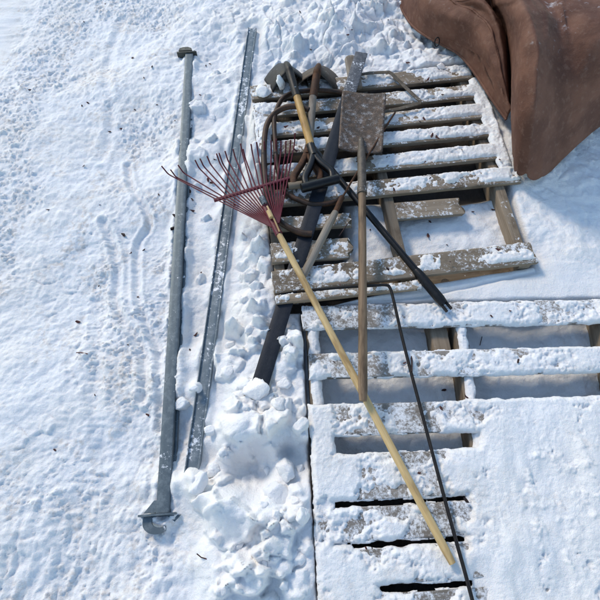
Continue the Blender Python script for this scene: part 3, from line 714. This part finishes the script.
# ------------------------------------------------------------------ two round shovels, backs up
def shovel(lab, shaft_near, shaft_far, tip, zs, mats, par_name='shovel', pitch=33, width=.098, roll=0.0, depth=.062):
    zn, zm, zt = zs
    A = P(*shaft_near, zn); B = P(*shaft_far, zm); T = P(*tip, zt)
    t = thing('shovel', P(*shaft_near, .15), lab, 'shovel', 'round shovels')
    f = (T-B); f.z = 0; f.normalize(); s = f.cross(Zu).normalized()
    pr = math.radians(pitch); fw = f*math.cos(pr)-Zu*math.sin(pr); upv = f*math.sin(pr)+Zu*math.cos(pr)
    if roll: 
        s, upv = s*math.cos(roll)+upv*math.sin(roll), upv*math.cos(roll)-s*math.sin(roll)
    O = T-f*.012-Zu*.004
    def fn(u, v):
        w = width*(.86+.5*u*(1-u)) if u < .5 else width*(.985)*math.sqrt(max(0.0, 1-((u-.5)/.5)**2.2))
        w = max(w, .002)
        x = u*.29
        back = .016*(1-abs(v))*max(0, 1-u*6)         # the neck rises into the socket
        z = -depth*abs(v)**1.7*(1-.35*u)-.03*u*u+.016*max(0, 1-abs(v)*5)*max(0, 1-u*1.6)
        roll_lip = -.012*max(0, 1-u*14)*min(1, abs(v)*4)
        return O+fw*(x-back-.012*abs(v)*max(0, 1-u*5))+s*(w*v)+upv*(z+roll_lip)
    shell('blade', fn, 26, 28, .0026, mats[0], t)
    so = spline([T+fw*.07-upv*.006, T+fw*.02+upv*.004, T-f*.03+Zu*.006, T.lerp(B, .35)+Zu*.004, B], 8)
    n = len(so)
    rod('socket', so, .0175, mats[1], t, 16, scale=[.30+.70*min(1, k/(n*.5))**.7 for k in range(n)])
    sf = densify([B-(B-A).normalized()*-.01, A], .03)
    rod('shaft', sf, .0160, mats[2], t, 16, wob=.001)
    return t, A, B
t, A, B = shovel('black shovel with an amber wooden shaft and black D-grip', (313.5, 155), (297, 97), (287.5, 66), (.208, .222, .232), (M['shovel_dark'], M['shovel_dark'], M['amber_handle']), pitch=25, width=.095, depth=.074)
rv = B.lerp(A, -.12)+Zu*.017; rod('rivet', [rv-Zu*.003, rv+Zu*.002], .004, M['galv_frosty'], t, 8)
def dgrip(t, neck, j, la, ra, z, mat_y, mat_g, r=.010, rg=.0185, ext=0.0):
    N = P(*neck, z); J = P(*j, z); Lp = P(*la, z); Rp = P(*ra, z); e = (Rp-Lp).normalized()
    rod('neck', densify([N, J], .01), .0175, mat_y, t, 14, scale=None)
    back = (J-(Lp+Rp)/2).normalized()
    for q, sgn in ((Lp, 1), (Rp, -1)):
        pth = spline([J+back*.01, J.lerp(q+e*sgn*.012, .30)-e*sgn*.006, q+e*sgn*.010+back*.045, q+e*sgn*.010+back*.006], 6)
        V, Fc, G = sweep(pth, rrect(.025, .028, .007, 2), None, Zu, False)
        o = mesh_obj('yoke_arm', V, Fc, mat_y, t, G); sharp_caps(o, 60)
    rod('grip', densify([Lp-e*ext, Rp+e*ext], .015), rg, mat_g, t, 16)
dgrip(t, (310.5, 145), (314, 156), (304.5, 187.5), (335.5, 179.5), .209, M['black'], M['black'], ext=.012)
t, A, B = shovel('rusty brown shovel with a grey wooden shaft and wooden D-grip', (308.5, 152), (313, 97), (318, 68), (.182, .205, .228), (M['shovel_brown'], M['rust'], M['grey_handle']), pitch=26, width=.105, depth=.066)
dgrip(t, (309, 147), (307, 155), (291, 186), (322, 182), .183, M['rust'], M['stringer'], rg=.0145, ext=.010)

# ------------------------------------------------------------------ leaf rake
t = thing('leaf_rake', P(452, 563, .14), 'red leaf rake with a long pale wooden handle, tines fanned over the rails', 'rake')
ha, hb = P(278.5, 233.5, .205), P(452.5, 563.5, .158)
hd = densify([ha, hb], .04); rod('handle', hd, .0118, M['pale_handle'], t, 16, scale=[.9]+[1]*(len(hd)-3)+[.98, .8])
fe = P(265, 206, .203)
bar('ferrule', densify([fe, ha.lerp(hb, .006)], .02), .026, .022, M['red'], t, .007)
ud = (ha-fe).normalized(); us = ud.cross(Zu).normalized()
bar('tongue', densify([P(267, 206, .221), P(274, 219, .222), P(279.5, 231.5, .219)], .01), .006, .004, M['pale_handle'], t, .001)
rod('plug', [P(268.5, 211, .222), P(271.5, 217.5, .222)], .009, M['pale_handle'], t, 10)
sp = []
for k in range(60):
    a = k*.7; c = fe.lerp(fe-ud*.035, k/60); sp.append(c+us*.010*math.cos(a)+Zu*(.012+.010*math.sin(a)))
rod('spring', sp, .0016, M['galv_frosty'], t, 6)
tips = [(161.5, 166), (170.5, 169.7), (178, 165), (195, 160), (200, 158.5), (207, 156), (216.5, 153.5), (219, 153), (225, 151), (233, 149), (240.5, 143.5), (243, 149), (251, 144), (256.5, 142), (264, 141), (271, 140.5), (276, 139), (281, 141), (286, 141), (290.5, 140), (295, 133)]
bl, br = P(214, 200.5, .178), P(290, 178, .186)
n = len(tips)
for i, tp in enumerate(tips):
    k = i/(n-1)
    T = P(*tp, .212+.01*k); Cb = bl.lerp(br, .03+.94*k)
    Bq = P(271.5+7.5*k, 227-4*k, .206)
    dr = (T-Cb); dr.z = 0; dr.normalize()
    K = T-Zu*random.uniform(.030, .042)-dr*random.uniform(.014, .024)
    pth = densify([Bq, Cb+Zu*.003, K], .05)
    pth = pth[:-1]+spline([K-dr*.012, K+dr*.002+Zu*.004, K.lerp(T, .5), T], 4)
    rod('tine', pth, .0029, M['red'], t, 6)
bd = (br-bl).normalized()
bar('spacer_bar', densify([bl, br], .03), .014, .010, M['red'], t, .003)

# ------------------------------------------------------------------ tarpaulin
rows = [
    [(388, -40, .10), (398, 3, .12), (404, 18, .14), (414, 31, .16), (432, 43, .17), (456, 56, .175), (472, 74, .18), (490, 101, .18), (505, 122, .17)],
    [(394, -40, .17), (405, 0, .19), (412, 14, .21), (422, 25, .22), (438, 35, .225), (460, 48, .23), (477, 66, .23), (493, 93, .22), (506, 118, .19)],
    [(412, -40, .27), (420, -2, .29), (427, 9, .30), (437, 18, .30), (452, 25, .31), (472, 36, .32), (484, 56, .31), (497, 85, .27), (507, 116, .20)],
    [(440, -40, .33), (448, -2, .34), (455, 7, .345), (466, 14, .35), (477, 21, .36), (487, 33, .36), (495, 52, .34), (502, 82, .29), (508, 113, .21)],
    [(470, -40, .40), (478, 0, .40), (483, 9, .40), (489, 18, .39), (494, 27, .38), (500, 41, .36), (504, 58, .33), (507, 84, .28), (509, 112, .21)],
    [(484, -40, .24), (489, 4, .24), (492, 14, .24), (496, 24, .24), (500, 34, .235), (504, 48, .23), (507, 64, .21), (509, 90, .19), (510, 118, .17)],
    [(486, -40, .40), (493, 2, .42), (498, 12, .43), (503, 24, .43), (507, 36, .42), (509, 52, .40), (509, 74, .36), (508.5, 112, .28), (511, 160, .17)],
    [(496, -40, .52), (503, 0, .53), (509, 12, .53), (514, 25, .53), (517, 38, .52), (518, 56, .50), (518, 84, .45), (517, 124, .36), (516, 178, .17)],
    [(512, -40, .54), (521, 0, .55), (527, 12, .55), (532, 26, .55), (535, 42, .54), (537, 60, .52), (538, 88, .47), (538, 126, .37), (538, 180, .16)],
    [(540, -40, .52), (548, 0, .52), (553, 14, .52), (557, 28, .51), (560, 42, .50), (563, 60, .47), (565, 86, .42), (566, 116, .33), (566, 158, .15)],
    [(575, -40, .56), (584, 0, .56), (590, 16, .56), (595, 28, .55), (599, 40, .53), (602, 56, .50), (604, 76, .44), (605, 98, .34), (604, 128, .15)],
    [(640, -40, .52), (650, 0, .52), (655, 18, .52), (660, 28, .51), (663, 38, .49), (666, 50, .45), (668, 66, .39), (668, 84, .29), (664, 108, .14)],
    [(740, -40, .14), (750, 0, .14), (755, 20, .14), (760, 30, .14), (762, 40, .14), (764, 52, .14), (764, 66, .14), (758, 80, .14), (745, 96, .13)],
]
rows = [[(2*r[0][0]-r[1][0], -170, r[0][2])]+r for r in rows]
dense_rows = [spline([P(*q) for q in r], 14) for r in rows]
cols = [spline([dr[k] for dr in dense_rows], 10) for k in range(len(dense_rows[0]))]
V = np.array([[tuple(q) for q in c] for c in cols])            # along, across
na, nb, _ = V.shape
wr = (fbm(V[..., 0]*5, V[..., 1]*3, 300, 3)-.5)*.040+(fbm(V[..., 0]*20, V[..., 1]*16, 320, 4, .6)-.5)*.012
aa = np.linspace(0, 1, nb)[None, :]
fx = aa*7.5+1.3*fbm(V[..., 1]*1.8, V[..., 0]*1.2, 380, 2)
fold = 1-np.abs(2*vn(fx, V[..., 1]*.9, 390)-1)
fold2 = 1-np.abs(2*vn(fx*2.3+4, V[..., 1]*1.7, 395)-1)
wr += (fold**3)*.034+(fold2**4)*.012
V[..., 2] += wr*sstep(0, .06, aa)+.012*np.exp(-(aa/.012)**2)*1.0
idx = np.arange(na*nb).reshape(na, nb)
fa_ = np.stack([idx[:-1, :-1], idx[:-1, 1:], idx[1:, 1:], idx[1:, :-1]], -1).reshape(-1, 4)[:, ::-1].copy()
tp = thing('tarpaulin', P(470, 40, .12), 'brown canvas tarpaulin heaped in folds beyond the broken pallet', 'tarpaulin')
o = mesh_obj('sheet', V.reshape(-1, 3), fa_, M['tarp'], tp, None, True)
md = o.modifiers.new('thickness', 'SOLIDIFY'); md.thickness = .005; md.offset = -1
ring = [P(437, 42, .205)+Vector((.011*math.cos(a), .010*math.sin(a), .016*math.sin(a))) for a in np.linspace(0, 2*math.pi, 17)[:-1]]
rod('grommet_ring', ring, .0028, M['rebar'], tp, 8, closed=True)
# rolled hem along the edge
hem = [Vector(V[i, 1])+Zu*.004 for i in range(na)]
rod('hem', hem, .006, M['tarp'], tp, 8)
seam = [Vector(V[i, 28])+Zu*.002 for i in range(na)]
rod('seam', seam, .0045, M['tarp'], tp, 8)

# ------------------------------------------------------------------ snow chunks
_bm = bmesh.new(); bmesh.ops.create_icosphere(_bm, subdivisions=4, radius=1.0); _bm.verts.index_update()
ICO_V = np.array([tuple(v.co) for v in _bm.verts]); ICO_F = np.array([[v.index for v in f.verts] for f in _bm.faces]); _bm.free()
def chunk_mesh(r, seed):
    g_ = np.random.default_rng(seed)
    nn = g_.normal(size=(13, 3)); nn /= np.linalg.norm(nn, axis=1)[:, None]; dd_ = g_.uniform(.62, 1.0, 13)
    dots = np.clip(ICO_V @ nn.T, .08, None); rr = (dd_[None, :]/dots)
    k = 26.0; rad = -np.log(np.exp(-k*np.clip(rr, 0, 2)).sum(1))/k; rad = np.clip(rad, .3, 1.25)
    p = ICO_V*rad[:, None]
    nz = fbm(p[:, 0]*2.2+seed, p[:, 1]*2.2+p[:, 2]*1.7, seed, 4, .6)-.5; nz2 = fbm(p[:, 0]*9+seed, p[:, 1]*9+p[:, 2]*7, seed+3, 3, .6)-.5
    p = p*(1+.28*nz+.10*nz2)[:, None]*r*np.array([1.08, g_.uniform(.8, 1.05), .78])
    return p, ICO_F
def chunk(px, py, r, label, group, seed, lift=.35, flat=1.0, z=None):
    q = P(px, py, z or .08)
    for k in range(0 if z else 4): q = P(px, py, ground(q.x, q.y)+r*lift*.8)
    V, Fc = chunk_mesh(r, seed)
    z0 = np.zeros(len(V))
    o = mesh_obj('snow_chunk', V*np.array([1, 1, flat]), Fc, M['snow'], None, None, True, {'bare': z0, 'grit': z0})
    o.location = q; o.rotation_euler = (random.uniform(-.3, .3), random.uniform(-.3, .3), random.uniform(0, 6.3))
    return tag(o, label, 'snow chunk', group)
G_ = 'snow chunks dug from the bank'
chunk(258, 391, .046, 'big angular snow chunk covering the near end of the flat steel bar', G_, 11, .8)
chunk(286, 468, .034, 'tilted slab of snow standing in the hollow beside the front pallet', G_, 12, .6, 1.2)
chunk(275, 493, .036, 'flat square snow chunk below the tilted slab in the hollow', G_, 13, .3, .7)
chunk(299, 427, .026, 'small snow block wedged against the left edge of the front pallet', G_, 14, .4)
chunk(183, 404, .026, 'oblong snow lump lying between the two steel rails', G_, 17, .5)
chunk(195, 388, .015, 'small snow crumb sitting on top of the frosted rail', G_, 18, 1.2)
chunk(199, 482, .030, 'round snow lump at the near end of the frosted rail', G_, 19, .5)
chunk(257, 288, .025, 'rounded snow lump left of the flat steel bar, near the broken pallet', G_, 20, .3)
chunk(281, 84, .020, 'upright white snow sliver under the black shovel blade', G_, 21, 1.2, 2.2, Z1+.045)
chunk(263, 92, .032, 'blocky snow lump left of the black shovel socket', G_, 22, .4, .8, Z1+.012)
for i, (px, py, r) in enumerate([(296, 500, .018), (302, 516, .024), (268, 470, .016), (284, 383, .02), (292, 352, .022), (279, 405, .022), (230, 345, .02), (226, 372, .022), (212, 430, .02), (250, 330, .02), (276, 515, .016), (262, 505, .014),
                               (240, 395, .024), (224, 452, .016), (238, 545, .014), (265, 565, .014), (300, 560, .016), (285, 585, .014), (213, 470, .02), (300, 470, .016)]):
    chunk(px, py, r, 'small crumb of dug snow lying on the lumpy bank left of the front pallet', 'small snow crumbs on the bank', 40+i, -.05)
for i, (px, py, r) in enumerate([(250, 52, .022), (338, 44, .022), (388, 34, .026), (395, 58, .025), (412, 52, .022), (441, 66, .02), (225, 72, .016), (222, 100, .018), (212, 118, .018), (300, 36, .018)]):
    chunk(px, py, r, 'rough lump in the snow beyond the tools and rails', 'snow lumps beyond the tools', 70+i, -.1, .6)

# ------------------------------------------------------------------ scraps of dead leaf and twig
def scrap_mesh(kind, seed):
    rr = random.Random(seed)
    me = bpy.data.meshes.new('leaf_scrap'); bm = bmesh.new()
    if kind == 'leaf':
        n = 9; top = []; L = .011; W = .0055
        for k in range(n):
            a = 2*math.pi*k/n; f = rr.uniform(.6, 1.1)
            top.append(bm.verts.new((L*f*math.cos(a), W*f*math.sin(a), .003*rr.random()+.003*math.cos(a)**2)))
        c = bm.verts.new((0, 0, .0045)); c2 = bm.verts.new((0, 0, -.002))
        for k in range(n): bm.faces.new((top[k], top[(k+1) % n], c)); bm.faces.new((top[(k+1) % n], top[k], c2))
    else:
        L = .022; pts = [Vector((-L, 0, .002)), Vector((-L*.2, rr.uniform(-.003, .003), .004)), Vector((L, rr.uniform(-.004, .004), .002))]
        V, Fc, G = sweep(pts, circ(.0018, 6)); vs = [bm.verts.new(v) for v in V]
        for f in Fc: bm.faces.new([vs[i] for i in f])
    bm.to_mesh(me); bm.free(); me.materials.append(M['leaf']); return me
LM = [scrap_mesh('leaf', s) for s in range(5)]; TM = [scrap_mesh('twig', s) for s in range(3)]
def scrap(px, py, z, big, label, group, twig=False):
    if z is None:
        q = P(px, py, .02)
        for k in range(4): q = P(px, py, ground(q.x, q.y)+.001)
    else: q = P(px, py, z)
    o = bpy.data.objects.new('twig' if twig else 'leaf_scrap', random.choice(TM if twig else LM)); C.objects.link(o)
    o.location = q; o.rotation_euler = (random.uniform(-.4, .4), random.uniform(-.4, .4), random.uniform(0, 6.3)); s = big*random.uniform(.8, 1.2); o.scale = (s, s, s)
    return tag(o, label, 'twig' if twig else 'leaf scrap', group)
for (x, y, b) in [(84, 22, .8), (133, 58, 1.0), (152, 67, .9), (144, 78, .8), (135, 110, .9), (157, 105, .8), (82, 106, .9), (88, 103, .7), (110, 132, .8), (121, 129, 1.0), (84, 166, .8), (159, 195, .9), (124, 235, 1.2), (144, 250, .8), (131, 253, .6), (99, 286, .6), (138, 297, .6), (78, 322, 1.0), (148, 415, .7), (175, 121, .6), (147, 199, .5), (92, 60, .6), (105, 4, .7), (162, 36, .5), (100, 205, .5), (95, 395, .5), (128, 345, .5), (48, 210, .8), (30, 90, .8), (55, 450, .7)]:
    scrap(x, y, None, b, 'tiny dark leaf scrap on the trodden snow left of the rails', 'leaf scraps on the trodden snow')
for (x, y, b) in [(190, 192, 1.0), (192, 200, 1.1), (192, 211, 1.1), (175, 216, 1.1), (172, 229, 1.3), (196, 335, 1.0), (190, 350, .6), (215, 160, .9), (208, 180, 1.0), (212, 183, 1.0), (225, 206, .9), (222, 236, 1.0), (234, 205, 1.0), (206, 66, .7), (210, 64, .7), (200, 95, .6), (201, 273, .7)]:
    scrap(x, y, None, b, 'dark red leaf scrap on the snow between the two rails', 'leaf scraps between the rails')
for (x, y, b) in [(345, 28, .8), (348, 35, .7), (352, 30, .7), (311, 50, .8), (340, 33, .5), (408, 63, 1.0), (300, 12, .6), (268, 44, .6), (388, 20, .6), (370, 55, .7)]:
    scrap(x, y, None, b, 'tiny dark leaf scrap on the snow beyond the broken pallet', 'leaf scraps beyond the pallet')
for (x, y, b) in [(428, 80, 1.1), (419, 80, .6), (443, 95, .9), (424, 119, 1.2), (420, 122, .6), (432, 136, 1.0), (437, 138, 1.2), (425, 162, .7), (462, 150, .6), (296, 151, 1.2), (286, 127, 1.1), (318, 128, .8), (330, 135, .7), (388, 269, 1.0), (394, 190, .8), (498, 250, 1.0), (430, 178, .7), (500, 160, .6), (450, 262, .6), (340, 285, .6)]:
    scrap(x, y, Z1+.012, b, 'dark red leaf scrap on the boards of the broken pallet', 'leaf scraps on the broken pallet')
for (x, y, b) in [(428, 236, 1.3), (430, 222, .8), (493, 210, 1.1), (473, 212, .7), (370, 230, .7), (447, 245, .5), (350, 222, .7), (444, 390, 1.0), (468, 347, .8)]:
    scrap(x, y, None, b, 'dark scrap of leaf on the snow down inside a pallet opening', 'leaf scraps inside the pallets')
for (x, y, b) in [(441, 409, 1.1), (518, 361, .9), (466, 397, .9), (405, 363, .7), (491, 316, .7), (510, 311, .6), (359, 320, .6), (334, 362, .6), (366, 548, .5), (466, 500, .8), (419, 473, .6), (345, 420, .5)]:
    scrap(x, y, Z2+.014, b, 'small dark leaf scrap on the snow-crusted front pallet', 'leaf scraps on the front pallet')
scrap(481, 341, None, .9, 'thin dark twig on the snow between the first boards of the front pallet', None, True)
scrap(82, 354, None, 1.0, 'thin reddish twig on the trodden snow far left of the rails', None, True)
scrap(203, 557, None, 1.0, 'short tan twig on the snow below the near rail end', None, True)
scrap(343, 230, Z1+.004, 1.1, 'short dark twig on the broken pallet beside the hoe handle', None, True)
scrap(411, 364, Z2+.016, 1.5, 'curved dark twig on the front pallet beside the bent rod', None, True)

# ------------------------------------------------------------------ light
W = bpy.data.worlds.new('World'); S.world = W; W.use_nodes = True
nt = W.node_tree; bg = nt.nodes['Background']; sky = nt.nodes.new('ShaderNodeTexSky'); sky.sky_type = 'NISHITA'
SUN_EL, SUN_AZ = 36.0, -42.0      # azimuth from +Y (away from the viewer), negative to the left
sky.sun_disc = False; sky.ozone_density = 0.8; sky.air_density = 1.4; sky.dust_density = 0.1; sky.altitude = 0; sky.sun_elevation = math.radians(SUN_EL); sky.sun_rotation = math.radians(SUN_AZ)
nt.links.new(sky.outputs[0], bg.inputs[0]); bg.inputs[1].default_value = 0.13
sl = bpy.data.lights.new('sun', 'SUN'); sl.energy = 1.6; sl.angle = math.radians(12); sl.color = (1.0, .86, .68)
so_ = bpy.data.objects.new('sun', sl); C.objects.link(so_)
el, az = math.radians(SUN_EL), math.radians(SUN_AZ)
sv = Vector((math.sin(az)*math.cos(el), math.cos(az)*math.cos(el), math.sin(el)))
so_.rotation_euler = sv.to_track_quat('Z', 'Y').to_euler(); so_.location = sv*8
S.view_settings.view_transform = 'Standard'; S.view_settings.look = 'None'; S.view_settings.gamma = 1.0
S.view_settings.exposure = 0.60; S.view_settings.use_curve_mapping = False
